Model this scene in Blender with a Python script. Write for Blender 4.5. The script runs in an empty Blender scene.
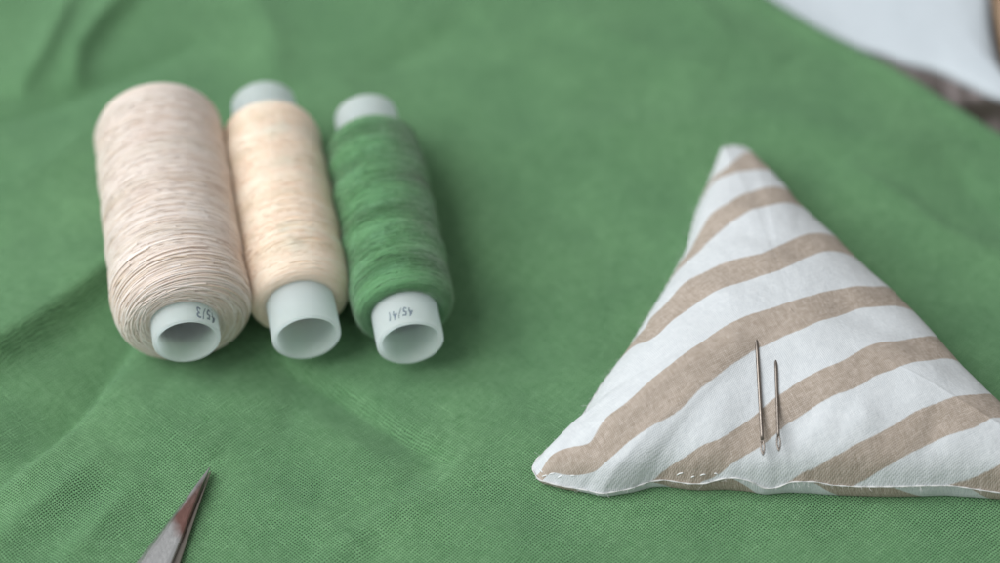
import bpy, bmesh, math, random
import numpy as np
from mathutils import Vector, Matrix

MM = 0.001
scene = bpy.context.scene
C = scene.collection
random.seed(7)
rng = np.random.default_rng(7)
PI = math.pi

# ------------------------------------------------------------------ helpers
def lin(r, g, b, a=1.0):
    f = lambda c: (c/12.92 if c <= 0.04045 else ((c+0.055)/1.055)**2.4)
    return (f(r/255), f(g/255), f(b/255), a)

def mesh_obj(name, V, F, mat=None, parent=None, smooth=True, attrs=None):
    """V in millimetres (N,3); F list of index tuples or int array"""
    V = np.asarray(V, dtype=np.float64)*MM
    me = bpy.data.meshes.new(name)
    if isinstance(F, np.ndarray):
        n, k = F.shape
        me.vertices.add(len(V)); me.vertices.foreach_set('co', V.astype(np.float32).ravel())
        me.loops.add(n*k); me.loops.foreach_set('vertex_index', F.astype(np.int32).ravel())
        me.polygons.add(n)
        me.polygons.foreach_set('loop_start', np.arange(0, n*k, k, dtype=np.int32))
        me.polygons.foreach_set('loop_total', np.full(n, k, dtype=np.int32))
        me.update(calc_edges=True); me.validate()
    else:
        me.from_pydata([tuple(v) for v in V], [], F)
    if smooth:
        me.polygons.foreach_set('use_smooth', [True]*len(me.polygons))
    if attrs:
        for k, arr in attrs.items():
            a = me.attributes.new(k, 'FLOAT', 'POINT')
            a.data.foreach_set('value', np.asarray(arr, dtype=np.float32))
    me.update()
    o = bpy.data.objects.new(name, me); C.objects.link(o)
    if mat: me.materials.append(mat)
    if parent: o.parent = parent
    return o

def thing(name, label, cat, loc=(0, 0, 0), rz=0, group=None):
    o = bpy.data.objects.new(name, None); C.objects.link(o)
    o.empty_display_size = 0.01
    o.location = [c*MM for c in loc]; o.rotation_euler = (0, 0, rz)
    o['label'] = label; o['category'] = cat
    if group: o['group'] = group
    return o

def tag(o, label, cat, group=None):
    o['label'] = label; o['category'] = cat
    if group: o['group'] = group
    return o

def grid_faces(nu, nv, wrap_u=False, wrap_v=False):
    """vertex index = i*nv + j"""
    iu = np.arange(nu if wrap_u else nu-1); jv = np.arange(nv if wrap_v else nv-1)
    I, J = np.meshgrid(iu, jv, indexing='ij')
    I2 = (I+1) % nu; J2 = (J+1) % nv
    return np.stack([I*nv+J, I2*nv+J, I2*nv+J2, I*nv+J2], -1).reshape(-1, 4)

class NT:
    def __init__(s, name):
        s.m = bpy.data.materials.new(name); s.m.use_nodes = True
        s.t = s.m.node_tree; s.t.nodes.clear()
        s.out = s.n('ShaderNodeOutputMaterial'); s.b = s.n('ShaderNodeBsdfPrincipled')
        s.l(s.b.outputs[0], s.out.inputs[0])
    def n(s, ty, **kw):
        n = s.t.nodes.new(ty)
        for k, v in kw.items(): setattr(n, k, v)
        return n
    def l(s, a, b): s.t.links.new(a, b)
    def put(s, sock, v):
        if hasattr(v, 'is_linked') or hasattr(v, 'links'): s.l(v, sock)
        else: sock.default_value = v
    def math(s, op, a, b=None, c=None, clamp=False):
        n = s.n('ShaderNodeMath', operation=op); n.use_clamp = clamp
        s.put(n.inputs[0], a)
        if b is not None: s.put(n.inputs[1], b)
        if c is not None: s.put(n.inputs[2], c)
        return n.outputs[0]
    def vmath(s, op, a, b=None, scale=None):
        n = s.n('ShaderNodeVectorMath', operation=op)
        s.put(n.inputs[0], a)
        if b is not None: s.put(n.inputs[1], b)
        if scale is not None: s.put(n.inputs['Scale'], scale)
        return n.outputs[0]
    def sep(s, v):
        n = s.n('ShaderNodeSeparateXYZ'); s.l(v, n.inputs[0]); return n.outputs
    def comb(s, x, y, z=0.0):
        n = s.n('ShaderNodeCombineXYZ'); s.put(n.inputs[0], x); s.put(n.inputs[1], y); s.put(n.inputs[2], z)
        return n.outputs[0]
    def noise(s, vec, scale, detail=2.0, rough=0.5, col=False):
        n = s.n('ShaderNodeTexNoise'); s.put(n.inputs['Vector'], vec)
        n.inputs['Scale'].default_value = scale; n.inputs['Detail'].default_value = detail
        n.inputs['Roughness'].default_value = rough
        return n.outputs['Color' if col else 'Fac']
    def mix(s, f, a, b):
        n = s.n('ShaderNodeMix', data_type='RGBA'); s.put(n.inputs[0], f)
        s.put(n.inputs[6], a); s.put(n.inputs[7], b); return n.outputs[2]
    def ramp(s, f, lo, hi, a=0.0, b=1.0):
        n = s.n('ShaderNodeMapRange'); s.put(n.inputs[0], f)
        for i, v in enumerate((lo, hi, a, b)): n.inputs[i+1].default_value = v
        return n.outputs[0]
    def obj_mm(s):
        n = s.n('ShaderNodeTexCoord')
        return s.vmath('SCALE', n.outputs['Object'], scale=1000.0)
    def attr(s, name):
        n = s.n('ShaderNodeAttribute'); n.attribute_name = name; return n.outputs['Fac']
    def bump(s, h, dist, strength=1.0, normal=None):
        n = s.n('ShaderNodeBump'); n.inputs['Strength'].default_value = strength
        n.inputs['Distance'].default_value = dist*MM; s.l(h, n.inputs['Height'])
        if normal is not None: s.l(normal, n.inputs['Normal'])
        return n.outputs[0]
    def set(s, **kw):
        for k, v in kw.items(): s.put(s.b.inputs[k.replace('_', ' ')], v)

def weave_nodes(N, vec, pitch, ang, warp_amp=0.5, warp_scale=0.05, skew=0.0):
    """plain weave: returns (height 0..1, gap 0..1, yarn variation)"""
    d = N.noise(vec, warp_scale, 2.0, 0.5, col=True)
    d = N.vmath('SUBTRACT', d, (0.5, 0.5, 0.5))
    d2 = N.vmath('SUBTRACT', N.noise(vec, 0.55, 1.0, 0.5, col=True), (0.5, 0.5, 0.5))
    v = N.vmath('ADD', vec, N.vmath('SCALE', d, scale=warp_amp*20))
    v = N.vmath('ADD', v, N.vmath('SCALE', d2, scale=pitch*1.3))
    x, y, z = N.sep(v)
    ca, sa = math.cos(ang), math.sin(ang)
    ca2, sa2 = math.cos(ang+skew), math.sin(ang+skew)
    u = N.math('ADD', N.math('MULTIPLY', x, ca/pitch), N.math('MULTIPLY', y, sa/pitch))
    w = N.math('ADD', N.math('MULTIPLY', x, -sa2/pitch), N.math('MULTIPLY', y, ca2/pitch))
    # variation along each yarn (slubs)
    vu = N.noise(N.comb(N.math('MULTIPLY', N.math('FLOOR', u), 3.71), N.math('MULTIPLY', w, 0.16)), 1.0, 1.0)
    vw = N.noise(N.comb(N.math('MULTIPLY', u, 0.16), N.math('MULTIPLY', N.math('FLOOR', w), 3.71), 7.0), 1.0, 1.0)
    su = N.math('SINE', N.math('MULTIPLY', u, PI)); sw = N.math('SINE', N.math('MULTIPLY', w, PI))
    au = N.math('ABSOLUTE', su); aw = N.math('ABSOLUTE', sw)
    # checker parity comes from the sign of the product
    par = N.math('MULTIPLY', su, sw)
    hu = N.math('MULTIPLY', au, N.math('MULTIPLY_ADD', par, 0.32, 0.68))
    hw = N.math('MULTIPLY', aw, N.math('MULTIPLY_ADD', par, -0.32, 0.68))
    h = N.math('MAXIMUM', hu, hw)
    gap = N.math('MULTIPLY', N.math('SUBTRACT', 1.0, au), N.math('SUBTRACT', 1.0, aw))
    var = N.math('MULTIPLY', N.math('ADD', vu, vw), 0.5)
    return h, gap, var

# ------------------------------------------------------------------ materials
def mat_green_cloth():
    N = NT('green_cotton'); v = N.obj_mm()
    h, gap, var = weave_nodes(N, v, 0.475, math.radians(50), 0.17, 0.035, math.radians(-6))
    big = N.noise(v, 0.035, 3.0, 0.55)
    col = N.mix(N.ramp(var, 0.25, 0.75), lin(*G0), lin(*G1))
    col = N.mix(N.math('MULTIPLY', N.ramp(big, 0.35, 0.65), 0.35), col, lin(*G2))
    g = N.ramp(gap, 0.05, 0.33)
    patch = N.ramp(N.noise(v, 0.07, 2.0), 0.3, 0.7, 0.6, 1.0)
    col = N.mix(N.math('MULTIPLY', g, patch), col, lin(3, 26, 10))
    N.set(Base_Color=col, Roughness=0.9)
    N.b.inputs['Specular IOR Level'].default_value = 0.15
    N.b.inputs['Sheen Weight'].default_value = 0.12
    N.b.inputs['Sheen Roughness'].default_value = 0.6
    N.b.inputs['Sheen Tint'].default_value = (0.7, 1, 0.8, 1)
    hh = N.math('ADD', h, N.math('MULTIPLY', var, 0.5))
    N.set(Normal=N.bump(hh, 0.24, 1.0))
    return N.m
G0 = (96, 142, 94); G1 = (127, 171, 124); G2 = (89, 134, 94)

def mat_thread(name, c0, c1, c2, sheen=0.2, rough=0.6, blotch=None, spec=0.3, band=0.12):
    N = NT(name); v = N.obj_mm()
    r = N.attr('strand')
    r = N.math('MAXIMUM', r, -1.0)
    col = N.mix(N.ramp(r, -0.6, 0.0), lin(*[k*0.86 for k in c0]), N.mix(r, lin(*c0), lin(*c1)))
    n = N.noise(v, 0.16, 2.0)
    col = N.mix(N.math('MULTIPLY', N.ramp(n, 0.45, 0.7), 0.4), col, lin(*c2))
    bd = N.math('ADD', N.attr('band'), N.math('MULTIPLY', N.math('SUBTRACT', N.noise(v, 0.35, 2.0), 0.5), 0.5))
    col = N.mix(N.math('MULTIPLY', N.ramp(bd, 0.42, 0.12), band), col, lin(c0[0]*0.8, c0[1]*0.86, c0[2]*0.8))
    col = N.mix(N.math('MULTIPLY', N.ramp(bd, 0.58, 0.88), band), col, lin(*[min(255, k*1.06) for k in c1]))
    if blotch:
        m = N.ramp(N.noise(N.vmath('ADD', v, (31.0, 5.0, 9.0)), 0.11, 2.0), 0.60, 0.72)
        col = N.mix(N.math('MULTIPLY', m, 0.3), col, lin(*blotch))
    tw = N.noise(v, 5.0, 2.0)
    N.set(Base_Color=col, Roughness=rough, Normal=N.bump(tw, 0.05, 0.6))
    N.b.inputs['Specular IOR Level'].default_value = spec
    N.b.inputs['Sheen Weight'].default_value = sheen
    N.b.inputs['Sheen Roughness'].default_value = 0.5
    N.b.inputs['Subsurface Weight'].default_value = 0.25
    N.b.inputs['Subsurface Radius'].default_value = (1, 0.8, 0.6)
    N.b.inputs['Subsurface Scale'].default_value = 0.6*MM
    return N.m

def mat_tube(name, c):
    N = NT(name); v = N.obj_mm()
    n = N.noise(v, 0.25, 2.0)
    N.set(Base_Color=N.mix(N.ramp(n, 0.3, 0.7), lin(*c), lin(*[min(255, k+6) for k in c])), Roughness=0.42)
    N.b.inputs['Subsurface Weight'].default_value = 0.8
    N.b.inputs['Subsurface Radius'].default_value = (1.0, 1.1, 1.2)
    N.b.inputs['Subsurface Scale'].default_value = 2.0*MM
    N.b.inputs['Specular IOR Level'].default_value = 0.35
    N.set(Normal=N.bump(N.noise(v, 1.2, 3.0), 0.05, 0.4))
    tr = N.n('ShaderNodeBsdfTranslucent'); tr.inputs[0].default_value = lin(246, 251, 252)
    mx = N.n('ShaderNodeMixShader'); mx.inputs[0].default_value = 0.68
    N.l(N.b.outputs[0], mx.inputs[1]); N.l(tr.outputs[0], mx.inputs[2]); N.l(mx.outputs[0], N.out.inputs[0])
    return N.m

def mat_cushion(name, freq=1.0):
    N = NT(name); v = N.obj_mm()
    h, gap, var = weave_nodes(N, v, 0.30, math.radians(28), 0.08, 0.05)
    s = N.attr('stripe')
    ed = N.math('MULTIPLY', N.math('SUBTRACT', N.noise(v, 1.6, 2.0), 0.5), 0.04)
    s = N.math('ADD', s, ed)
    # brown where floor(s) is odd, with a print edge about half a yarn wide
    tri = N.math('SINE', N.math('MULTIPLY', s, PI))
    br = N.ramp(tri, 0.05, -0.05)
    flo = N.ramp(N.noise(v, 2.6, 2.0), 0.60, 0.70)
    white = N.mix(N.ramp(var, 0.3, 0.7), lin(200, 204, 206), lin(213, 216, 217))
    brown = N.mix(N.ramp(var, 0.35, 0.65), lin(156, 143, 129), lin(181, 168, 156))
    brown = N.mix(N.math('MULTIPLY', N.ramp(h, 0.86, 0.97), 0.45), brown, lin(222, 214, 206))
    brown = N.mix(N.math('MULTIPLY', flo, 0.25), brown, lin(226, 218, 212))
    col = N.mix(br, white, brown)
    col = N.mix(N.math('MULTIPLY', N.ramp(gap, 0.2, 0.6), 0.45), col, N.mix(br, lin(170, 180, 190), lin(120, 100, 86)))
    N.set(Base_Color=col, Roughness=0.9)
    N.b.inputs['Specular IOR Level'].default_value = 0.15
    N.b.inputs['Sheen Weight'].default_value = 0.06
    cre = N.noise(v, 0.22, 4.0, 0.55)
    hh = N.math('ADD', N.math('MULTIPLY', h, 0.07), N.math('MULTIPLY', cre, 0.55))
    N.set(Normal=N.bump(hh, 1.0, 0.75))
    return N.m

def mat_simple(name, c, rough=0.5, metal=0.0, spec=0.5):
    N = NT(name); v = N.obj_mm()
    n = N.noise(v, 0.8, 3.0)
    c2 = [k*0.9 for k in c]
    N.set(Base_Color=N.mix(n, lin(*c2), lin(*c)), Metallic=metal,
          Roughness=N.ramp(N.noise(v, 1.5, 2.0), 0.3, 0.7, rough*0.85, rough*1.15))
    N.b.inputs['Specular IOR Level'].default_value = spec
    return N.m

# ------------------------------------------------------------------ setting: table
def smooth01(t): t = np.clip(t, 0, 1); return t*t*(3-2*t)

# edge of the green cloth (hem line), world mm, runs from far left to near right
HEM_P = np.array((59.0, 76.1)); HEM_Q = np.array((98.4, 38.9))
hd = (HEM_Q-HEM_P)/np.linalg.norm(HEM_Q-HEM_P); hn = np.array((-hd[1], hd[0]))   # hn points off the cloth
HEM_P = HEM_P+hn*2.0; HEM_Q = HEM_Q+hn*2.0
TABLE_Z = -6.0

def build_table():
    N = NT('weathered_wood'); v = N.obj_mm()
    x, y, z = N.sep(v)
    g = N.noise(N.comb(N.math('MULTIPLY', x, 0.35), N.math('MULTIPLY', y, 0.03), z), 1.0, 4.0, 0.6)
    tone = N.attr('tone')
    base = N.mix(tone, lin(128, 118, 116), lin(206, 178, 150))
    dark = N.mix(tone, lin(70, 62, 56), lin(150, 118, 88))
    col = N.mix(N.ramp(g, 0.42, 0.66), base, dark)
    kn = N.vmath('SUBTRACT', v, (97.5, 50.0, 0.0))
    kx, ky, kz = N.sep(kn)
    kd = N.math('ADD', N.math('MULTIPLY', N.math('MULTIPLY', kx, kx), 0.020), N.math('MULTIPLY', N.math('MULTIPLY', ky, ky), 0.05))
    kd = N.math('ADD', kd, N.math('MULTIPLY', N.noise(v, 0.25, 3.0), 0.9))
    col = N.mix(N.ramp(kd, 1.25, 0.7), col, lin(52, 46, 36))
    N.set(Base_Color=col, Roughness=0.75, Normal=N.bump(g, 0.8, 0.6))
    V = []; F = []; T = []
    w = 92.0
    for i, x0 in enumerate(np.arange(-355, 360, w)):
        bm = bmesh.new()
        x0 = x0-1.5
        vs = bmesh.ops.create_cube(bm, size=1.0)['verts']
        for q in vs: q.co = Vector((x0+w/2+q.co.x*(w-1.6), 40+q.co.y*760, TABLE_Z-9+q.co.z*18))
        bmesh.ops.bevel(bm, geom=bm.edges[:], offset=1.2, segments=3, affect='EDGES', profile=0.5)
        bm.verts.ensure_lookup_table()
        o = len(V)
        V += [tuple(q.co) for q in bm.verts]; F += [tuple(o+q.index for q in f.verts) for f in bm.faces]
        T += [(1.0 if x0 > 100 else 0.0)]*len(bm.verts)
        bm.free()
    o = mesh_obj('table_top', V, F, N.m, smooth=False, attrs={'tone': T}); o['kind'] = 'structure'

def build_white_sheet():
    N = NT('white_paper_cloth'); v = N.obj_mm()
    n = N.noise(v, 0.05, 3.0)
    N.set(Base_Color=N.mix(n, lin(188, 197, 203), lin(204, 211, 216)), Roughness=0.85)
    N.set(Normal=N.bump(N.noise(v, 0.06, 3.0), 2.0, 0.5))
    pts = WHITE_OUT
    # smooth closed outline by Chaikin
    P = [np.array(p, float) for p in pts]
    for _ in range(2):
        Q = []
        for i in range(len(P)):
            a, b = P[i], P[(i+1) % len(P)]
            Q += [a*0.75+b*0.25, a*0.25+b*0.75]
        P = Q
    c = sum(P)/len(P); K = 14; n = len(P)
    V = []
    z0 = TABLE_Z
    rings = [(k/K, 1.7) for k in range(1, K+1)] + [(1.003, 1.3), (1.004, 0.7), (0.999, 0.05)]
    for r, z in rings:
        for p in P:
            q = c+(p-c)*r
            V.append((q[0], q[1], z0+z+(0.5*math.sin(q[0]*0.11+q[1]*0.05)+0.5)*min(1, (1-r)*6 if r < 1 else 0)))
    V.append((c[0], c[1], z0+1.9)); ci = len(V)-1
    F = []
    for k in range(len(rings)-1):
        for i in range(n): F.append((k*n+i, (k+1)*n+i, (k+1)*n+(i+1) % n, k*n+(i+1) % n))
    for i in range(n): F.append((ci, i, (i+1) % n))
    o = mesh_obj('white_sheet', V, F, N.m)
    tag(o, 'smooth white folded sheet lying on the wooden table past the green cloth edge', 'sheet')
WHITE_OUT = [(-28, 158), (38, 98), (62, 76), (70, 70), (75, 66.6), (79, 65.3), (83, 62.6), (89.8, 60.6), (95.4, 56.4), (102, 51.6), (105.5, 53), (102.4, 58.5), (101.5, 66), (101.9, 75), (103.5, 90), (110, 170), (114, 226), (108, 232), (38, 236), (32, 230), (-30, 164)]

# ------------------------------------------------------------------ setting: green cloth
def seg_dist(X, Y, pts):
    """distance to polyline, signed side (left positive), fraction along it"""
    best = np.full(X.shape, 1e9); side = np.zeros(X.shape); fr = np.zeros(X.shape)
    L = [0]
    for a, b in zip(pts[:-1], pts[1:]): L.append(L[-1]+math.dist(a, b))
    for i, (a, b) in enumerate(zip(pts[:-1], pts[1:])):
        dx, dy = b[0]-a[0], b[1]-a[1]; l2 = dx*dx+dy*dy
        t = np.clip(((X-a[0])*dx+(Y-a[1])*dy)/l2, 0, 1)
        px, py = a[0]+t*dx, a[1]+t*dy
        d = np.hypot(X-px, Y-py)
        s = np.sign(dx*(Y-a[1])-dy*(X-a[0]))
        m = d < best
        best = np.where(m, d, best); side = np.where(m, s, side)
        fr = np.where(m, (L[i]+t*math.sqrt(l2))/L[-1], fr)
    return best, side, fr

def vnoise(X, Y, scale, seed):
    r = np.random.default_rng(seed); out = 0
    for k in range(7):
        a = r.uniform(0, 2*PI); f = scale*r.uniform(0.6, 1.6); p = r.uniform(0, 2*PI)
        out = out+np.sin((X*math.cos(a)+Y*math.sin(a))*f+p+0.9*np.sin((X*math.sin(a)-Y*math.cos(a))*f*0.6+p*1.7))
    return out/7**0.5

def cloth_height(X, Y):
    z = 0.32*vnoise(X, Y, 0.06, 3)+0.10*vnoise(X, Y, 0.2, 5)
    def ridge(pts, w, h, wr=None, taper=True):
        d, s, t = seg_dist(X, Y, pts)
        ww = np.where(s > 0, w, wr if wr else w)
        e = np.sin(np.clip(t, 0.0, 1)*PI)**0.5 if taper else 1.0
        return h*e*np.exp(-(np.sqrt(d*d+0.12)/ww)**1.4)
    for r in RIDGES: z = z+1.6*ridge(*r)
    # flatten under spools and the cushion so that they rest on the cloth
    z = np.maximum(z, -4.6+0.35*np.tanh(z+4.6))
    return z

# (points, width left of the direction, height, width right)
RIDGES = [
    # big fold running in from the left edge: high crest, steep side facing the camera
    ([(-125, -42), (-99.8, -24.3), (-90.1, -17), (-83.7, -11.2), (-77.2, -4.1), (-72.6, 1.2), (-69, 5.2), (-60, 14)], 18.0, 3.4, 2.2),
    # valley in front of it, rising sharply on its near side
    ([(-62, -3), (-67.2, -13.9), (-70.2, -20.1), (-73.4, -26.9), (-77.9, -34.2), (-84, -41.8), (-92, -52)], 1.3, -3.0, 10.0),
    # soft dent in the middle foreground
    ([(-42, -17), (-37, -21), (-29, -26), (-22, -31.5), (-15, -37), (-8, -42)], 1.8, -1.8, 7.0),
    ([(-36, -31), (-26, -36), (-16, -44)], 6.0, 0.8, 5.0),
    # top left crumples
    ([(-88, 80), (-90, 66), (-92, 58), (-96, 48)], 2.2, 2.0, 4.5),
    ([(-74, 84), (-82, 68), (-85, 60), (-85, 50)], 2.0, 2.2, 4.5),
    ([(-104, 40), (-92, 44), (-80, 52), (-70, 58), (-60, 66)], 2.6, -1.0, 3.0),
    ([(-55, 85), (-46, 66), (-44, 50)], 4, 0.9, 5),
    ([(-30, 52), (-14, 64), (-4, 72)], 4.0, -0.7, 5.0),
    # crumples of the lower left corner
    ([(-106, -30), (-98, -38), (-88, -44)], 3.0, -0.9, 4.0),
    ([(-20, -50), (0, -56), (20, -60)], 4.0, 0.5, 7.0),
    ([(-58, -22), (-50, -27), (-38, -28)], 4.0, 0.6, 6.0),
    ([(-92, -66), (-78, -50), (-68, -38)], 3.5, 1.2, 4.5),
    ([(-76, -66), (-68, -54), (-62, -44)], 2.8, 0.9, 4.0),
    ([(-100, -52), (-86, -44), (-76, -34)], 2.5, 0.7, 3.5),
    ([(-32, -64), (-22, -54), (-12, -47)], 2.0, 0.45, 3.0),
    ([(-70, -24), (-58, -34), (-50, -40)], 6.0, 0.7, 6.0),
    # far soft creases
    ([(-5, 35), (25, 40), (52, 42), (90, 30)], 6.0, 0.9, 8.0),
    ([(10, 75), (30, 60), (45, 55)], 5.0, 0.7, 7.0),
    ([(30, 90), (46, 66), (58, 58)], 5.0, 0.8, 7.0),
    ([(66, 30), (76, 21), (84, 12), (100, 4)], 2.5, 0.9, 6.0),
    ([(-100, 22), (-92, 26), (-84, 34), (-78, 44)], 3.0, 0.6, 6.0),
    ([(-6, 8), (2, -6), (6, -22)], 6.0, -0.6, 9.0),
    ([(-48, -46), (-36, -50), (-22, -60)], 3.0, 0.5, 5.0),
    ([(85, 35), (92, 20), (108, 8)], 4.0, -0.7, 6.0),
]

def build_cloth():
    # grid in hem coordinates: a along the hem, b across (negative = on the cloth)
    A = np.concatenate([np.arange(-190, -150, 2), np.arange(-150, 145, 0.75), np.arange(145, 190, 2)])
    B = np.concatenate([np.arange(-260, -215, 2.5), np.arange(-215, -6, 0.75), np.linspace(-6, 0, 22)])
    mid = HEM_P*0.5+HEM_Q*0.5
    Ag, Bg = np.meshgrid(A, B, indexing='ij')
    wob = 0.8*np.sin(Ag*0.05)+0.35*np.sin(Ag*0.17+1)
    bulge = -0.0006*(Ag)**2
    Bw = Bg+(wob+bulge)*np.clip(1+Bg/40, 0, 1)
    X = mid[0]+hd[0]*Ag+hn[0]*Bw; Y = mid[1]+hd[1]*Ag+hn[1]*Bw
    Z = cloth_height(X, Y)
    # rolled hem: a soft double fold, then the cloth turns down to the table
    d = -Bg
    Z = Z+0.7*np.exp(-((d-4.5)/2.2)**2)
    roll = np.sqrt(np.clip(1-((4.2-np.minimum(d, 4.2))/4.2)**2, 0, 1))
    Z = TABLE_Z+0.1+(Z-TABLE_Z-0.1)*np.where(d < 4.2, roll, 1)
    nA, nB = Ag.shape
    V = np.stack([X, Y, Z], -1).reshape(-1, 3)
    F = grid_faces(nA, nB)
    o = mesh_obj('green_cloth', V, F, mat_green_cloth())
    tag(o, 'wrinkled plain green cotton cloth spread under the spools and cushion', 'cloth')

# ------------------------------------------------------------------ thread spools
def bezier_prof(pts, n):
    """smooth (a, r) profile by Chaikin, resampled by arc length"""
    P = [np.array(p, float) for p in pts]
    for _ in range(3):
        Q = [P[0]]
        for a, b in zip(P[:-1], P[1:]): Q += [a*0.75+b*0.25, a*0.25+b*0.75]
        Q.append(P[-1]); P = Q
    P = np.array(P); d = np.r_[0, np.cumsum(np.hypot(*np.diff(P, axis=0).T))]
    t = np.linspace(0, d[-1], n)
    return np.stack([np.interp(t, d, P[:, 0]), np.interp(t, d, P[:, 1])], 1), d[-1]

def build_spool(label, front, az, L, rt, ri, prof, mats, strands, dia, lobes, text, seed, fuzz=0, zc=None):
    """local frame: +y runs from the near end to the far end, origin on the cloth under the near end"""
    r = np.random.default_rng(seed)
    root = thing('thread_spool', label, 'thread spool', (front[0], front[1], 0), az, 'thread spools side by side on the green cloth')
    H = zc
    # tube
    n = 96
    pr_ = [(0.0, ri+0.15), (0.12, ri+0.35), (0.0+0.05, (rt+ri)/2), (0.1, rt-0.2), (0.3, rt-0.04), (0.8, rt), (L/2, rt), (L-0.8, rt), (L-0.3, rt-0.04), (L, rt-0.3),
           (L, ri+0.2), (L-0.3, ri), (L/2, ri), (0.4, ri)]
    pr_[1] = (0.0, ri+0.35)
    V = []
    for a, q in pr_:
        for k in range(n):
            t = 2*PI*k/n; V.append((q*math.sin(t), a, H+q*math.cos(t)))
    F = grid_faces(len(pr_), n, wrap_u=True, wrap_v=True)[:, ::-1]
    tube = mesh_obj('tube', V, F, mats[1], root)
    # wound thread: core body
    P, S = bezier_prof(prof, 240)
    lob = lambda th, a: lobes[0]*np.sin(2*PI*a/lobes[1]+th*lobes[2]+0.7*np.sin(a*0.21+seed)) + lobes[0]*0.6*np.sin(2*PI*a/(lobes[1]*0.63)-th*1.0+1.3)
    n = 160
    th = np.linspace(0, 2*PI, n, endpoint=False)
    Ag, Tg = np.meshgrid(np.arange(240), th, indexing='ij')
    a_ = P[Ag, 0]; sf = np.clip((P[Ag, 1]-rt)/3, 0, 1)
    R_ = P[Ag, 1]-0.16+lob(Tg, a_)*sf
    Vb = np.stack([R_*np.sin(Tg), a_, H+R_*np.cos(Tg)], -1).reshape(-1, 3)
    Fb = grid_faces(240, n, wrap_v=True)[:, ::-1]
    att = [np.clip((Vb[:, 1]-P[0, 0])/5.0, 0, 1)*0.75-0.5]  # core darker towards the near end: shade between strands put into its colour
    bandf = lambda th, a: 0.5+0.25*np.sin(2*PI*a/10.5+th+0.6*np.sin(a*0.4+seed)+seed)+0.25*np.sin(2*PI*a/6.7-th*1.0+2.1*seed)
    att2 = [bandf(Tg, a_).ravel()]
    Vs = [Vb]; Fs = [Fb]; off = len(Vb)
    # surface strands
    dS = np.gradient(P, axis=0); dS /= np.linalg.norm(dS, axis=1)[:, None]
    sp = np.linspace(0, S, 240)
    SEG = 6
    tot = len(strands)
    for (s0, slope, turns, lift, shade, th0) in strands:
        m = max(8, int(turns*64))
        tt = np.linspace(0, 1, m)
        s = s0*S+slope*turns*tt+0.35*np.sin(tt*turns*5+th0)
        s = np.abs(s); s = S-np.abs(S-np.mod(s, 2*S))      # turns back at the ends like real winding
        s = np.clip(s, 0.05, S-0.05)
        t = th0+2*PI*turns*tt
        a = np.interp(s, sp, P[:, 0]); q = np.interp(s, sp, P[:, 1])
        da = np.interp(s, sp, dS[:, 0]); dr = np.interp(s, sp, dS[:, 1])
        sf = np.clip((q-rt)/3, 0, 1)
        na, nr = -dr, da                                   # profile normal pointing outwards
        q2 = q+lob(t, a)*sf+lift*nr; a2 = a+lift*na
        sn, cs = np.sin(t), np.cos(t)
        ctr = np.stack([q2*sn, a2, H+q2*cs], 1)
        nor = np.stack([nr*sn, na, nr*cs], 1)
        tan = np.gradient(ctr, axis=0); tan /= np.linalg.norm(tan, axis=1)[:, None]
        bn = np.cross(tan, nor); bn /= np.linalg.norm(bn, axis=1)[:, None]
        nor = np.cross(bn, tan)
        ang = np.arange(SEG)*2*PI/SEG
        rad = dia/2*(1.25 if lift > 0.04 else 0.85)*(1+0.12*np.sin(tt*turns*90+th0))
        ring = ctr[:, None]+rad[:, None, None]*(np.cos(ang)[None, :, None]*bn[:, None]+np.sin(ang)[None, :, None]*nor[:, None])
        Vs.append(ring.reshape(-1, 3)); Fs.append(grid_faces(m, SEG, wrap_v=True)+off); off += m*SEG
        att.append(np.full(m*SEG, shade)); att2.append(np.repeat(bandf(t, a2), SEG)+0.25*(shade-0.5))
    # loose fibres
    for _ in range(fuzz):
        s = r.uniform(0.02, 0.98)*S; t = r.uniform(-PI*0.75, PI*0.75)
        a = np.interp(s, sp, P[:, 0]); q = np.interp(s, sp, P[:, 1])
        m = 6; tt = np.linspace(0, 1, m); ln = r.uniform(0.4, 1.6); d1 = r.uniform(-1, 1); d2 = r.uniform(-1, 1)
        qq = q+0.1+ln*0.45*np.sin(tt*PI*r.uniform(0.4, 1)); a2 = a+ln*d1*tt; t2 = t+ln*d2*tt/q
        ctr = np.stack([qq*np.sin(t2), a2, H+qq*np.cos(t2)], 1)
        w = 0.022
        ring = ctr[:, None]+w*np.array([(1, 0, 0), (-0.5, 0, 0.87), (-0.5, 0.6, -0.6)])[None]
        Vs.append(ring.reshape(-1, 3)); Fs.append(grid_faces(m, 3, wrap_v=True)+off); off += m*3
        att.append(np.full(m*3, 1.0)); att2.append(np.full(m*3, 0.5))
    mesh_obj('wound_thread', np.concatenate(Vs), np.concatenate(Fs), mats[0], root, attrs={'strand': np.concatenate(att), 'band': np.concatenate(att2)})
    # number written on the tube, tops of the characters towards the open end
    if text:
        txt, t_start, size, a0, slant, xs = text
        cu = bpy.data.curves.new('number', 'FONT'); cu.body = txt; cu.size = size; cu.space_character = 1.12
        cu.offset = 0.012*size; cu.resolution_u = 3
        to = bpy.data.objects.new('tmp', cu); C.objects.link(to)
        dg = bpy.context.evaluated_depsgraph_get()
        me = bpy.data.meshes.new_from_object(to.evaluated_get(dg))
        bpy.data.objects.remove(to)
        bm = bmesh.new(); bm.from_mesh(me)
        bmesh.ops.triangulate(bm, faces=bm.faces[:])
        bmesh.ops.subdivide_edges(bm, edges=bm.edges[:], cuts=2, use_grid_fill=True)
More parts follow.
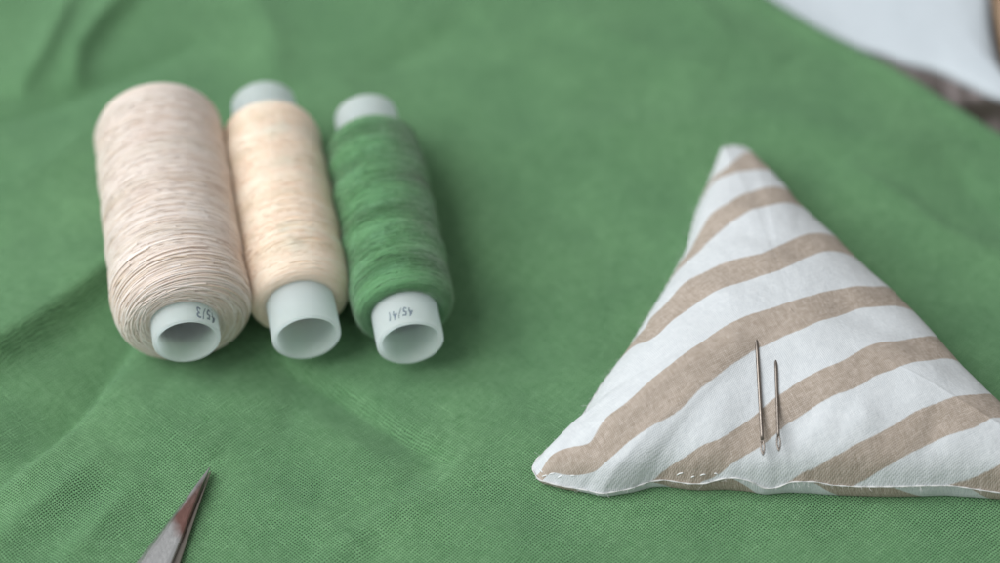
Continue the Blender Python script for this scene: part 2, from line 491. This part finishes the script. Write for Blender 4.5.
        for q in bm.verts:
            x, y = q.co.x*xs, q.co.y
            x += 0.10*math.sin(y*2.2+x*2); y += 0.16*math.sin(x*2.3+0.6); x += 0.10*y
            t = t_start-x/rt; a = a0-y+slant*x
            rr = rt+0.03
            q.co = Vector((rr*math.sin(t), a, H+rr*math.cos(t)))*MM
        m2 = bpy.data.meshes.new('written_number'); bm.to_mesh(m2); bm.free()
        m2.materials.append(INK)
        o = bpy.data.objects.new('written_number', m2); C.objects.link(o); o.parent = tube
    return root

def make_strands(n, slopes, r, dia, turns=(0.8, 2.2), end_bias=0.2, liftmax=0.06):
    out = []
    for i in range(n):
        u = r.random()
        if u < end_bias: s0 = abs(r.normal(0, 0.06))
        elif u < end_bias*1.3: s0 = 1-abs(r.normal(0, 0.04))
        else: s0 = r.random()
        sl = r.choice(slopes)*r.uniform(0.6, 1.4)
        out.append((min(s0, 0.999), sl, r.uniform(*turns), r.uniform(-0.12, liftmax-0.03), float(np.clip(r.normal(0.55, 0.2), 0, 1)), r.uniform(0, 2*PI)))
    return out

# ------------------------------------------------------------------ pincushion
# corners and outline of the seam (x, y, seam height) in mm, anticlockwise seen from above, three sides
CU_A = (45.13, 28.93); CU_B = (5.54, -44.04); CU_C = (101.05, -51.29)
#OUTLINE-BEGIN
SIDE_AB = [[45.13, 28.93, 6], [42.6, 28.41, 6], [40.27, 21.37, 6], [36.7, 11.71, 6], [34.54, 2.56, 6], [30.04, -7.05, 6], [25.71, -15.24, 6], [22.68, -20.63, 5], [18.04, -27.44, 4.5], [13.99, -34.98, 4], [10.47, -37.93, 3], [6.07, -42.49, 2.2], [5.54, -44.04, 2]]
SIDE_BC = [[5.54, -44.04, 2], [6.55, -46.36, 2], [10.33, -47.62, 2], [14.61, -48.45, 2], [17.51, -49.29, 2], [22.33, -48.38, 2.2], [25.61, -47.34, 2.8], [28.18, -47.2, 3.2], [32.27, -47.9, 3], [35.17, -48.04, 3.2], [38.0, -47.91, 4.5], [40.01, -48.05, 5], [42.59, -48.32, 4.5], [45.42, -48.94, 3], [47.49, -48.73, 3], [49.76, -48.53, 4.5], [53.99, -48.74, 4.8], [56.76, -49.05, 4.2], [61.55, -49.22, 4], [66.62, -49.43, 4.3], [72.58, -49.36, 4.5], [77.43, -49.15, 4.2], [85.58, -49.77, 3], [94.01, -50.6, 3], [99.89, -51.22, 3], [101.05, -51.29, 4]]
SIDE_CA = [[101.05, -51.29, 4], [100.19, -50.13, 5], [94.77, -43.22, 5], [87.47, -33.77, 5], [83.29, -28.27, 5], [78.91, -20.86, 5], [75.17, -14.67, 5], [72.07, -10.0, 5], [68.87, -5.98, 5], [65.82, -1.68, 5], [62.32, 4.16, 5], [59.0, 8.6, 5], [55.7, 13.86, 5], [53.47, 18.95, 5], [50.62, 24.11, 5], [47.65, 28.62, 5.5], [45.13, 28.93, 6]]
#OUTLINE-END
#STRIPES-BEGIN
STRIPES = [(41.67, 18.29, 1), (44.37, 21.81, 1), (46.65, 25.48, 1), (47.75, 25.75, 1), (39.38, 16.0, 2), (41.53, 16.76, 2), (44.91, 17.56, 2), (49.74, 18.62, 2), (34.41, -3.31, 3), (37.26, 2.8, 3), (41.74, 6.54, 3), (46.46, 10.24, 3), (53.2, 13.28, 3), (34.62, -5.02, 4), (36.85, -2.9, 4), (41.33, 0.95, 4), (45.83, 3.98, 4), (51.41, 6.53, 4), (54.27, 7.93, 4), (25.09, -20.62, 5), (26.77, -17.82, 5), (31.02, -14.5, 5), (36.22, -11.37, 5), (40.53, -9.58, 5), (46.56, -8.54, 5), (51.23, -4.91, 5), (53.98, -2.77, 5), (57.79, -0.44, 5), (60.24, 0.56, 5), (24.83, -25.24, 6), (29.76, -21.7, 6), (35.78, -18.0, 6), (40.03, -16.13, 6), (46.14, -13.81, 6), (50.53, -11.83, 6), (53.88, -9.04, 6), (57.79, -6.41, 6), (61.28, -4.94, 6), (8.44, -43.63, 7), (10.82, -43.2, 7), (15.34, -43.46, 7), (16.62, -41.24, 7), (18.17, -39.6, 7), (21.06, -38.26, 7), (22.96, -36.78, 7), (29.22, -31.97, 7), (35.23, -27.64, 7), (40.4, -24.13, 7), (45.53, -22.07, 7), (48.75, -20.87, 7), (54.38, -18.5, 7), (60.25, -15.98, 7), (65.89, -13.91, 7), (10.82, -46.71, 8), (13.31, -47.03, 8), (16.58, -47.14, 8), (18.6, -46.07, 8), (21.82, -44.09, 8), (25.88, -42.13, 8), (32.06, -38.64, 8), (34.17, -36.44, 8), (39.11, -32.68, 8), (43.74, -29.51, 8), (49.21, -26.97, 8), (55.29, -24.05, 8), (62.66, -19.85, 8), (69.27, -17.69, 8), (28.43, -46.51, 9), (32.05, -45.93, 9), (37.26, -44.22, 9), (38.81, -43.32, 9), (43.32, -40.56, 9), (48.67, -37.03, 9), (53.64, -34.31, 9), (58.26, -32.39, 9), (61.56, -30.13, 9), (68.79, -26.86, 9), (74.18, -24.19, 9), (33.91, -47.9, 10), (38.26, -47.38, 10), (40.37, -46.55, 10), (44.23, -45.17, 10), (48.49, -42.26, 10), (53.47, -39.56, 10), (57.56, -37.88, 10), (63.95, -34.65, 10), (71.02, -31.43, 10), (77.16, -28.32, 10), (49.91, -48.36, 11), (54.09, -47.76, 11), (58.31, -46.74, 11), (62.17, -45.2, 11), (67.57, -42.51, 11), (74.26, -39.26, 11), (81.84, -36.36, 11), (60.16, -49.1, 12), (64.63, -48.36, 12), (69.73, -46.55, 12), (74.21, -44.64, 12), (77.26, -43.76, 12), (84.06, -40.68, 12), (76.57, -49.13, 13), (80.8, -48.69, 13), (84.97, -47.88, 13), (92.18, -44.34, 13), (87.22, -49.82, 14), (91.91, -49.08, 14), (95.31, -45.62, 14), (23.87, -24.23, 6.2), (25.92, -18.04, 4.9), (28.56, -13.66, 4.55), (7.08, -44.0, 6.7), (6.9, -45.13, 6.7), (9.65, -42.35, 6.7), (8.94, -45.84, 7.9), (7.76, -46.53, 8.4), (24.39, -27.18, 6.35), (22.65, -28.14, 6.4), (20.04, -30.12, 6.45), (17.46, -31.96, 6.5), (15.06, -36.74, 6.6), (12.41, -40.26, 6.65), (27.2, -16.35, 4.62), (24.97, -19.94, 4.8), (31.27, -8.83, 4.45), (33.81, -6.59, 4.15), (35.48, 4.84, 2.75), (36.45, 7.28, 2.7), (37.72, 10.96, 2.5), (38.85, 14.05, 2.3), (10.33, -47.38, 8.3), (17.14, -48.63, 8.6), (22.3, -48.1, 8.8)]
NE1 = ((44.48, -47.57, 11.04), (44.29, -28.95, 16.95))
NE2 = ((47.08, -47.5, 12.11), (47.41, -32.11, 15.95))
STITCHES = [((30.34, -47.1, 4.53), (30.83, -47.08, 4.82), (31.33, -47.07, 5.09)), ((32.81, -47.53, 4.4), (33.06, -47.52, 4.54), (33.3, -47.5, 4.66)), ((34.32, -47.48, 4.93), (34.74, -47.48, 5.07), (35.16, -47.46, 5.2)), ((36.68, -47.43, 5.45), (36.94, -47.48, 5.37), (37.19, -47.52, 5.28)), ((7.32, -46.0, 2.54), (7.75, -46.07, 2.79), (8.17, -46.13, 3.02)), ((8.51, -46.11, 3.29), (8.94, -46.15, 3.5), (9.37, -46.19, 3.69)), ((6.82, -44.66, 2.73), (7.07, -45.08, 2.86), (7.32, -45.47, 2.98)), ((9.98, -46.71, 3.1), (10.31, -46.7, 3.37), (10.65, -46.68, 3.64)), ((12.18, -46.95, 4.03), (12.52, -47.0, 4.1), (12.86, -47.05, 4.18))]
#STRIPES-END
CU_H = 13.0

def resample(pts, n):
    P = np.array(pts, float); d = np.r_[0, np.cumsum(np.linalg.norm(np.diff(P[:, :2], axis=0), axis=1))]
    t = np.linspace(0, d[-1], n, endpoint=False)
    out = np.stack([np.interp(t, d, P[:, k]) for k in range(3)], 1)
    return out

def smooth_closed(O, k):
    for _ in range(k): O = 0.25*np.roll(O, 1, 0)+0.5*O+0.25*np.roll(O, -1, 0)
    return O

def cushion_surfaces():
    n = 260
    O = np.concatenate([resample(SIDE_AB, n), resample(SIDE_BC, n), resample(SIDE_CA, n)])
    O = smooth_closed(O, 3)
    M = len(O)
    rr0 = np.random.default_rng(8); wv = sum(rr0.uniform(0.3, 1)*np.sin(np.arange(M)/M*2*PI*k+rr0.uniform(0, 6)) for k in (31, 47, 66, 90, 120, 150))
    # matching point on the ideal triangle in barycentric coordinates (A, B, C)
    f = np.arange(n)/n; z = np.zeros(n)
    T = np.concatenate([np.stack([1-f, f, z], 1), np.stack([z, 1-f, f], 1), np.stack([f, z, 1-f], 1)])
    K = 150
    rs = 1-(1-np.linspace(0, 1, K+1)[1:])**1.6
    rs = rs/rs[-1]
    ctr = np.array((CU_A[0]+CU_B[0]+CU_C[0], CU_A[1]+CU_B[1]+CU_C[1]))/3
    th = np.arange(M)/M*2*PI
    r = np.random.default_rng(11)
    Osm = np.fft.irfft(np.fft.rfft(O[:, 2])*np.exp(-(np.arange(M//2+1)*2*PI/M*40)**2/2), M)
    puck = sum(r.uniform(0.4, 1)*np.sin(th*k+r.uniform(0, 6)) for k in (23, 37, 52, 71, 96, 131))/3
    V = []; Vb = []
    for q in rs:
        b = T*q+(1-q)/3
        u = np.clip(27*b[:, 0]*b[:, 1]*b[:, 2], 0, 1)
        XY = ctr+(O[:, :2]-ctr)*q
        h = CU_H*u**0.44
        h = np.fft.irfft(np.fft.rfft(h)*np.exp(-(np.arange(M//2+1)*2*PI/M*9*q)**2/2), M)*(1-q**40)
        sz = (Osm+0.0)*q**2+5.5*(1-q**2)+(O[:, 2]-Osm+0.10*wv)*math.exp(-((1-q)/0.045)**2)
        edge = np.exp(-((1-q)/0.10)**2)*np.clip(u*3+0.15, 0, 1)
        zz = sz+h
        dz = (0.30*vnoise(XY[:, 0], XY[:, 1], 0.14, 21)+0.10*vnoise(XY[:, 0], XY[:, 1], 0.45, 22))*(1-q**6)+0.22*puck*edge*(1-q**14)
        for (pts, w, hh) in CU_DENTS:
            d, s_, t_ = seg_dist(XY[:, 0], XY[:, 1], pts)
            dz = dz+hh*np.exp(-(d/w)**2)*(1-q**8)
        V.append(np.c_[XY, zz+dz])
        # underside: belly resting on the cloth
        zb = O[:, 2]*q**60
        zb = O[:, 2]*(1-np.sqrt(np.clip(1-((q-0.965)/0.035)**2, 0, 1))) if q > 0.965 else np.zeros(M)
        fA = np.arange(M)/n
        bul = np.where(fA < 1, np.exp(-((fA-0.80)/0.10)**2), 0)*0.95*math.exp(-((q-0.975)/0.02)**2)
        out_ = O[:, :2]-ctr; out_ = out_/np.linalg.norm(out_, axis=1)[:, None]
        XY = XY+out_*bul[:, None]
        Vb.append(np.c_[XY, zb+0.15+0.25*(1+puck)*edge*(1-q**20)])
    top = np.concatenate(V+[np.array([[ctr[0], ctr[1], 5.5+CU_H]])])
    bot = np.concatenate(Vb+[np.array([[ctr[0], ctr[1], 0.15]])])
    F = [tuple(q) for q in grid_faces(K, M, wrap_v=True)]
    c = K*M
    F2 = F+[(c, i, (i+1) % M) for i in range(M)]
    return top, bot, F2, O, K, M
CU_DENTS = [
    ([(43.5, -44), (44.6, -35)], 7.0, -1.7),
    ([(60, -20), (74, -28), (84, -34)], 3.5, -0.6),
    ([(30, -12), (40, -18)], 3.0, 0.5),
    ([(70, -50), (74, -43)], 2.2, -0.6),
    ([(20, -40), (29, -33), (40, -28)], 2.6, 0.7),
    ([(14, -35), (19, -27), (25, -22)], 2.5, -0.8),
    ([(12, -42), (16, -36)], 1.6, -0.7),
    ([(48, -47), (53, -40)], 2.5, -0.8),
    ([(56, -50), (62, -42)], 2.5, 0.5),
    ([(36, 8), (46, 4), (56, 6)], 3.0, 0.5),
    ([(42, -2), (52, -6)], 3.0, -0.5),
]

def tps_fit(P, s, lam):
    n = len(P); c = P.mean(0); sc = 50.0; Q = (P-c)/sc
    d2 = ((Q[:, None]-Q[None])**2).sum(-1)
    Kk = np.where(d2 > 0, d2*np.log(d2+1e-20), 0)+lam*np.eye(n)
    Pm = np.c_[np.ones(n), Q]
    Am = np.block([[Kk, Pm], [Pm.T, np.zeros((3, 3))]])
    w = np.linalg.solve(Am, np.r_[s, 0, 0, 0])
    def ev(X):
        Qx = (X-c)/sc; out = []
        for i in range(0, len(Qx), 20000):
            q = Qx[i:i+20000]; d = ((q[:, None]-Q[None])**2).sum(-1)
            out.append(np.where(d > 0, d*np.log(d+1e-20), 0)@w[:n]+w[n]+q@w[n+1:])
        return np.concatenate(out)
    return ev

def tube_mesh(path, rad, seg=8, cap=True):
    P = np.array(path, float); m = len(P)
    rad = np.broadcast_to(np.asarray(rad, float), (m,))
    tan = np.gradient(P, axis=0); tan /= np.linalg.norm(tan, axis=1)[:, None]
    up = np.array((0.123, 0.2, 1.0)); up /= np.linalg.norm(up)
    bn = np.cross(tan, up); bn /= np.linalg.norm(bn, axis=1)[:, None]; nn = np.cross(bn, tan)
    a = np.arange(seg)*2*PI/seg
    V = (P[:, None]+rad[:, None, None]*(np.cos(a)[None, :, None]*bn[:, None]+np.sin(a)[None, :, None]*nn[:, None])).reshape(-1, 3)
    F = [tuple(int(k) for k in q) for q in grid_faces(m, seg, wrap_v=True)]
    if cap: F += [tuple(range(seg)), tuple((m-1)*seg+k for k in range(seg-1, -1, -1))]
    return [tuple(v) for v in V], F

def join(parts):
    V = []; F = []
    for v, f in parts:
        o = len(V); V += v; F += [tuple(o+k for k in q) for q in f]
    return V, F

def build_cushion():
    top, bot, F, O, K, M = cushion_surfaces()
    root = thing('pincushion', 'triangular pincushion of white fabric with beige brown stripes holding two needles', 'pincushion', (0, 0, 0))
    S = np.array(STRIPES, float)
    st = tps_fit(S[:, :2], S[:, 2], 0.0022)(top[:, :2]) if len(S) else np.zeros(len(top))
    # underside print: slanted stripes of the back panel
    bx = bot[:, 0]; by = bot[:, 1]
    dep = np.repeat(np.arange(K)/K, M); dep = np.r_[dep, 0]
    drop = (np.tile(O[:, 2], K)); drop = np.r_[drop, 0]-bot[:, 2]
    sb = (bx-UX0-1.5*drop+0.25*(by+50))/13.5
    sb = sb+0.0
    mt = mat_cushion('striped_cotton')
    mesh_obj('top_panel', top, F, mt, root, attrs={'stripe': st})
    mesh_obj('underside_panel', bot, [q[::-1] for q in F], mt, root, attrs={'stripe': sb})
    # thin turned-in seam lip running round the edge
    r = np.random.default_rng(5)
    lip = np.c_[O[:, 0], O[:, 1], O[:, 2]+0.02]
    P = np.r_[lip, lip[:1]]
    v, f = tube_mesh(P, 0.12+0.04*np.sin(np.arange(len(P))*0.9), 8, cap=False)
    sv, sf = [tuple(q) for q in v], list(f); parts = [(sv, sf)]
    for k in range(420):
        i = int(r.integers(0, len(O))); p0 = lip[i]; o_ = p0-np.array((*(O[:, :2].mean(0)), p0[2])); o_ /= np.linalg.norm(o_)
        d_ = o_*r.uniform(0.2, 1)+r.normal(0, 0.6, 3); d_[2] = abs(d_[2])*0.6; ln = r.uniform(0.3, 1.0)
        parts.append(tube_mesh([p0, p0+d_*ln*0.4, p0+d_*ln*0.75+r.normal(0, 0.1, 3), p0+d_*ln+r.normal(0, 0.18, 3)], 0.022, 3))
    v, f = join(parts)
    mesh_obj('seam', v, f, mat_simple('seam_cotton', (222, 222, 220), 0.9, 0, 0.1), root)
    # hand stitches that close the seam
    parts = []
    from mathutils.bvhtree import BVHTree
    bvh = BVHTree.FromPolygons([Vector(p) for p in top], [tuple(int(k) for k in q) for q in F])
    def surf(x, y):
        h = bvh.ray_cast(Vector((x, y, 100)), Vector((0, 0, -1)))[0]
        return np.array((x, y, h.z)) if h else np.array((x, y, 3.0))
    for (a, m, b) in STITCHES:
        a = np.array(a); b = np.array(b); m = np.array(m)+np.array((0, 0, 0.16))
        a[2] -= 0.08; b[2] -= 0.08
        tt = np.linspace(0, 1, 7)[:, None]
        p = (1-tt)**2*a+2*tt*(1-tt)*(m+np.array((0, 0, 0.1)))+tt**2*b
        parts.append(tube_mesh(p, 0.115, 7))
    v, f = join(parts)
    mesh_obj('stitching', v, f, mat_simple('white_stitch_thread', (236, 238, 238), 0.8, 0, 0.2), root)
    return surf
UX0 = 40.0

def build_needle(name, label, p_eye, p_in, surf, rad):
    """needle lies on the cushion, eye end towards the viewer, other end pushed into the fabric"""
    root = thing(name, label, 'needle', (0, 0, 0), 0, 'needles stuck in the striped pincushion')
    a = np.array(p_eye, float); b = np.array(p_in, float)
    d = b-a; L = np.linalg.norm(d); d = d/L
    b2 = b+d*8+np.array((0, 0, -1.8))
    side = np.cross(d, (0, 0, 1)); side /= np.linalg.norm(side); up = np.cross(side, d)
    eyeL = 2.6; mm = 40
    # shaft with a flattened oval eye: two rails around a slot
    parts = []
    s = np.r_[np.linspace(eyeL, L*0.8, 12), np.linspace(L*0.85, L, 4)]
    path = [a+d*q for q in s]+[b+(b2-b)*q for q in (0.25, 0.5, 0.8, 1.0)]
    rr = [rad*0.92]+[rad]*(len(s)-1)+[rad, rad*0.85, rad*0.5, 0.03]
    parts.append(tube_mesh(path, rr, 14))
    for sg in (-1, 1):
        q = np.linspace(0, 1, 14)
        w = 0.27*np.sin(np.clip(q*0.96+0.02, 0, 1)*PI)**0.6
        pa = [a+d*(0.25+t*(eyeL-0.1))+side*sg*ww for t, ww in zip(q, w)]
        parts.append(tube_mesh(pa, rad*0.55, 8))
    parts.append(tube_mesh([a-d*0.12, a+d*0.1, a+d*0.3, a+d*0.55], [0.08, rad*0.62, rad*0.78, rad*0.5], 10))
    v, f = join(parts)
    mesh_obj('shaft', v, f, STEEL_NEEDLE, root)

# ------------------------------------------------------------------ scissors
def build_scissors():
    tip = np.array((-50.35, -43.5))
    root = thing('scissors', 'steel scissors with pointed closed blades on the green cloth', 'scissors', (tip[0], tip[1], 0), 0)
    N = NT('polished_steel'); v = N.obj_mm()
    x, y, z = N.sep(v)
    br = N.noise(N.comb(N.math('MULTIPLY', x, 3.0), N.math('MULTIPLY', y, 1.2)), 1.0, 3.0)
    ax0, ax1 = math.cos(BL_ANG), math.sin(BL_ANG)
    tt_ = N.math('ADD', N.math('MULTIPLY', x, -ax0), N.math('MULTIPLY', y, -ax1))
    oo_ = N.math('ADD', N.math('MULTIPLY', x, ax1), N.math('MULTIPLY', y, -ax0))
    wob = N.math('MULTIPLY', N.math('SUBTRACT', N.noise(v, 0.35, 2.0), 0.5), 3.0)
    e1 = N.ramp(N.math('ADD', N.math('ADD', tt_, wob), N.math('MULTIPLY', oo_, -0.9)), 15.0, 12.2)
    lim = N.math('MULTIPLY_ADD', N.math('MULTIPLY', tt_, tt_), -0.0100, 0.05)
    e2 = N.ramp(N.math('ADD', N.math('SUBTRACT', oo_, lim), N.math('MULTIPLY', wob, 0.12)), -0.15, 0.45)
    painted_refl = N.math('MULTIPLY', N.math('MULTIPLY', e1, e2), N.ramp(tt_, 0.5, 6.0, 0.7, 1.0))  # brown reflection painted into the blade colour, light band left beside it
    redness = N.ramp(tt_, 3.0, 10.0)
    col = N.mix(painted_refl, lin(208, 207, 206), N.mix(redness, lin(132, 118, 112), lin(150, 114, 106)))
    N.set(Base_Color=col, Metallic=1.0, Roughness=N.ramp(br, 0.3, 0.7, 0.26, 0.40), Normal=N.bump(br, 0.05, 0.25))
    steel = N.m
    L = 78.0
    ax = np.array((math.cos(BL_ANG), math.sin(BL_ANG))); sd = np.array((ax[1], -ax[0]))  # sd = right hand side seen from above, pointing to viewer's right
    def blade(edgeL, edgeR, z0, thick, facet):
        """local outline: t back from the tip along -ax; left/right offsets; bevelled facet on the left"""
        ts = np.r_[0, 0.4, 1, 2, 3.5, 5, 7, 9, 12, 15, 19, 24, 30, 38, 48, 60, 78]
        V = []; W = []
        for t in ts:
            l = edgeL(t); r_ = edgeR(t); f = facet(t)
            zt = z0+thick*min(1, 0.35+t/8)
            prof = [(l, z0), (l, z0+0.25*thick*min(1, t/4+0.2)), (l+(r_-l)*f*0.5, zt-0.28*(zt-z0)), (l+(r_-l)*f, zt), (l+(r_-l)*(f+1)/2, zt-0.05), (r_-0.12*(r_-l), zt-0.04), (r_, zt-0.14), (r_, z0)]
            for k, (o_, zz) in enumerate(prof):
                p = -ax*t+sd*o_
                V.append((p[0], p[1], zz))
                st = 0.0  # weight of the painted reflection on the blade top
                if k in (3, 4, 5, 6): st = 1.0 if t < 10 else 0.0
                if k == 2: st = 0.2
                W.append(st)
        n = len(prof); F = [tuple(q) for q in grid_faces(len(ts), n, wrap_v=True)]
        F += [tuple(range(n))[::-1], tuple((len(ts)-1)*n+k for k in range(n))]
        # subdivide lengthwise for a smooth painted reflection
        return V, F, W
    sl = math.tan(math.radians(10.2))
    # upper blade
    v1, f1, w1 = blade(lambda t: -0.10-0.148*min(t, 34)-0.03*max(0, t-34), lambda t: 0.10+0.108*min(t, 30), 1.35, 1.1, lambda t: 0.30)
    o = mesh_obj('blade', v1, f1, steel, root, smooth=False, attrs={'refl_mask': w1})
    # lower blade, only its right edge shows
    v2, f2, w2 = blade(lambda t: -0.05-0.12*min(t, 30), lambda t: 0.2+0.157*min(t, 30), 0.3, 0.85, lambda t: 0.5)
    o2 = mesh_obj('blade', v2, f2, mat_simple('dull_steel', (168, 160, 150), 0.35, 1.0), root, smooth=False, attrs={'refl_mask': w2})
    # pivot screw and the two finger loops lie outside the frame
    bm = bmesh.new(); bmesh.ops.create_cone(bm, cap_ends=True, segments=32, radius1=3.2, radius2=2.8, depth=1.2)
    bmesh.ops.bevel(bm, geom=bm.edges[:], offset=0.15, segments=2, affect='EDGES')
    p = -ax*66-sd*4
    V = [(q.co.x+p[0], q.co.y+p[1], q.co.z+3.0) for q in bm.verts]; F = [tuple(q.index for q in f.verts) for f in bm.faces]; bm.free()
    mesh_obj('pivot_screw', V, F, steel, root, smooth=False, attrs={'refl_mask': [0]*len(V)})
    for sg in (-1, 1):
        c = -ax*125+sd*sg*17-sd*4
        q = np.linspace(0, 2*PI, 49)
        loop = [(c[0]+ax[0]*18*math.cos(t)+sd[0]*12*math.sin(t), c[1]+ax[1]*18*math.cos(t)+sd[1]*12*math.sin(t), 3.6) for t in q]
        a = -ax*76+sd*(-sg*1.0-4); b = np.array(loop[0][:2])
        stem = [(a[0]+(b[0]-a[0])*t, a[1]+(b[1]-a[1])*t, 2.2+1.4*t) for t in np.linspace(0, 1, 9)]
        v, f = join([tube_mesh(loop, 2.6, 12, cap=False), tube_mesh(stem, np.linspace(2.0, 2.7, 9), 12)])
        mesh_obj('handle', v, f, steel, root, attrs={'refl_mask': [0]*len(v)})
BL_ANG = math.radians(70)

# ------------------------------------------------------------------ build
STEEL_NEEDLE = mat_simple('needle_steel', (138, 129, 121), 0.32, 1.0)
INK = mat_simple('faded_ink', (122, 134, 144), 0.8, 0, 0.1)

build_table()
build_white_sheet()
build_cloth()

r1 = np.random.default_rng(101)
t1 = mat_thread('beige_thread', (214, 192, 172), (244, 232, 222), (226, 204, 190), 0.4, 0.45)
tb1 = mat_tube('milky_plastic_tube', (238, 244, 245))
# slope = mm of profile travelled per turn
s1 = make_strands(760, [1.2, -1.2, 3.0, -4.0, 7, -9, 0.6], r1, 0.3, (0.6, 1.8), 0.30)
s1 += [(abs(r1.normal(0, 0.07)), r1.choice([-7, -5, 5, 7, 9]), r1.uniform(0.3, 0.9), r1.uniform(0.02, 0.34), float(r1.uniform(0, 1)), r1.uniform(0, 2*PI)) for _ in range(170)]
build_spool('widest spool, wound full with pale beige thread, numbered on its tube end', (-54.9, -23.9), math.radians(10.9), 54, 5.95, 5.1,
            [(4.5, 6.1), (4.0, 7.2), (4.4, 9.4), (5.6, 11.2), (8.4, 12.1), (13, 12.2), (20, 12.3), (40, 12.2), (49, 12.1), (52.6, 11.8), (54.6, 10.3), (55.2, 8.0), (54.4, 6.1)],
            (t1, tb1), s1, 0.26, (0.10, 9.0, 1.0), ('45/3', math.radians(66), 3.4, 3.0, 0.0, 0.66), 1, fuzz=60, zc=12.1)
t2 = mat_thread('peach_cream_thread', (251, 222, 192), (254, 236, 214), (251, 218, 188), 0.4, 0.5, blotch=(224, 232, 212), band=0.2)
s2 = make_strands(560, [1.0, -1.0, 3.5, -3.5, 8, -8], r1, 0.25, (0.6, 1.8), 0.15)
build_spool('middle spool wound with pale peach cream thread, plain tube end', (-34.2, -21.0), math.radians(11.3), 59.2, 6.15, 5.25,
            [(8.2, 6.15), (7.8, 7.2), (8.6, 8.7), (10.5, 9.4), (15, 9.6), (30, 9.6), (45, 9.5), (49.5, 9.3), (51.6, 8.2), (52.2, 7.0), (52.0, 6.15)],
            (t2, tb1), s2, 0.24, (0.10, 12.0, 1.0), None, 2, fuzz=80, zc=9.5)
t3 = mat_thread('green_thread', (56, 108, 58), (96, 148, 98), (108, 160, 116), 0.5, 0.75, band=0.6)
s3 = make_strands(620, [1.0, -1.0, 3, -3, 8, -8, 12], r1, 0.22, (0.6, 1.8), 0.15)
build_spool('green thread spool, rightmost, with number on its pale tube end', (-15.8, -22.0), math.radians(10.2), 57.0, 6.0, 5.15,
            [(7.0, 6.1), (6.5, 7.2), (7.2, 8.6), (9.5, 9.2), (15, 9.3), (30, 9.3), (43, 9.2), (47.5, 8.9), (49.3, 7.8), (49.9, 6.8), (49.7, 6.1)],
            (t3, tb1), s3, 0.22, (0.17, 9.5, 1.0), ('45/41', math.radians(11), 2.7, 3.3, 0.0, 0.72), 3, fuzz=900, zc=9.2)

if SIDE_AB:
    surf = build_cushion()
    build_needle('sewing_needle', 'longer steel needle, left of the two in the cushion, eye towards viewer', NE1[0], NE1[1], surf, 0.32)
    build_needle('sewing_needle', 'shorter steel needle, right of the two in the cushion, eye towards viewer', NE2[0], NE2[1], surf, 0.30)
build_scissors()

# ------------------------------------------------------------------ light
W = bpy.data.worlds.new('World'); scene.world = W; W.use_nodes = True
nt = W.node_tree; bg = nt.nodes['Background']
tc = nt.nodes.new('ShaderNodeTexCoord'); sp_ = nt.nodes.new('ShaderNodeSeparateXYZ'); nt.links.new(tc.outputs['Generated'], sp_.inputs[0])
dotn = nt.nodes.new('ShaderNodeVectorMath'); dotn.operation = 'DOT_PRODUCT'; nt.links.new(tc.outputs['Generated'], dotn.inputs[0])
dotn.inputs[1].default_value = (-0.55, -0.15, 0.82)
mr = nt.nodes.new('ShaderNodeMapRange'); nt.links.new(dotn.outputs['Value'], mr.inputs[0]); mr.inputs[1].default_value = -0.5; mr.inputs[2].default_value = 0.95
mx = nt.nodes.new('ShaderNodeMix'); mx.data_type = 'RGBA'; nt.links.new(mr.outputs[0], mx.inputs[0])
mx.inputs[6].default_value = (0.50, 0.48, 0.46, 1); mx.inputs[7].default_value = (0.93, 0.97, 1.0, 1)
nt.links.new(mx.outputs[2], bg.inputs['Color']); bg.inputs['Strength'].default_value = 0.46

def area(name, loc, size, power, col):
    l = bpy.data.lights.new(name, 'AREA'); l.shape = 'RECTANGLE'; l.size, l.size_y = size; l.energy = power; l.color = col
    o = bpy.data.objects.new(name, l); C.objects.link(o); o.location = loc
    o.rotation_euler = (Vector((0, 0, 0))-Vector(loc)).to_track_quat('-Z', 'Y').to_euler()
    return o
area('window_light', (-0.95, -0.17, 1.05), (1.15, 1.15), 24.0, (0.97, 0.985, 1.0))

# ------------------------------------------------------------------ camera
cam = bpy.data.cameras.new('camera'); co = bpy.data.objects.new('camera', cam); C.objects.link(co)
Dm = 0.430; Pt = math.radians(50)
co.location = (0, -Dm*math.cos(Pt), Dm*math.sin(Pt)); co.rotation_euler = (PI/2-Pt, 0, 0)
cam.sensor_width = 36; cam.lens = 36*2312/1000; cam.clip_start = 0.01; cam.clip_end = 20
cam.dof.use_dof = True; cam.dof.focus_distance = FOCUS if 'FOCUS' in globals() else 0.398; cam.dof.aperture_fstop = 5.6
scene.camera = co
scene.view_settings.view_transform = 'Standard'; scene.view_settings.look = 'None'
scene.view_settings.exposure = 0.12; scene.view_settings.gamma = 1.0
scene.render.engine = 'CYCLES'
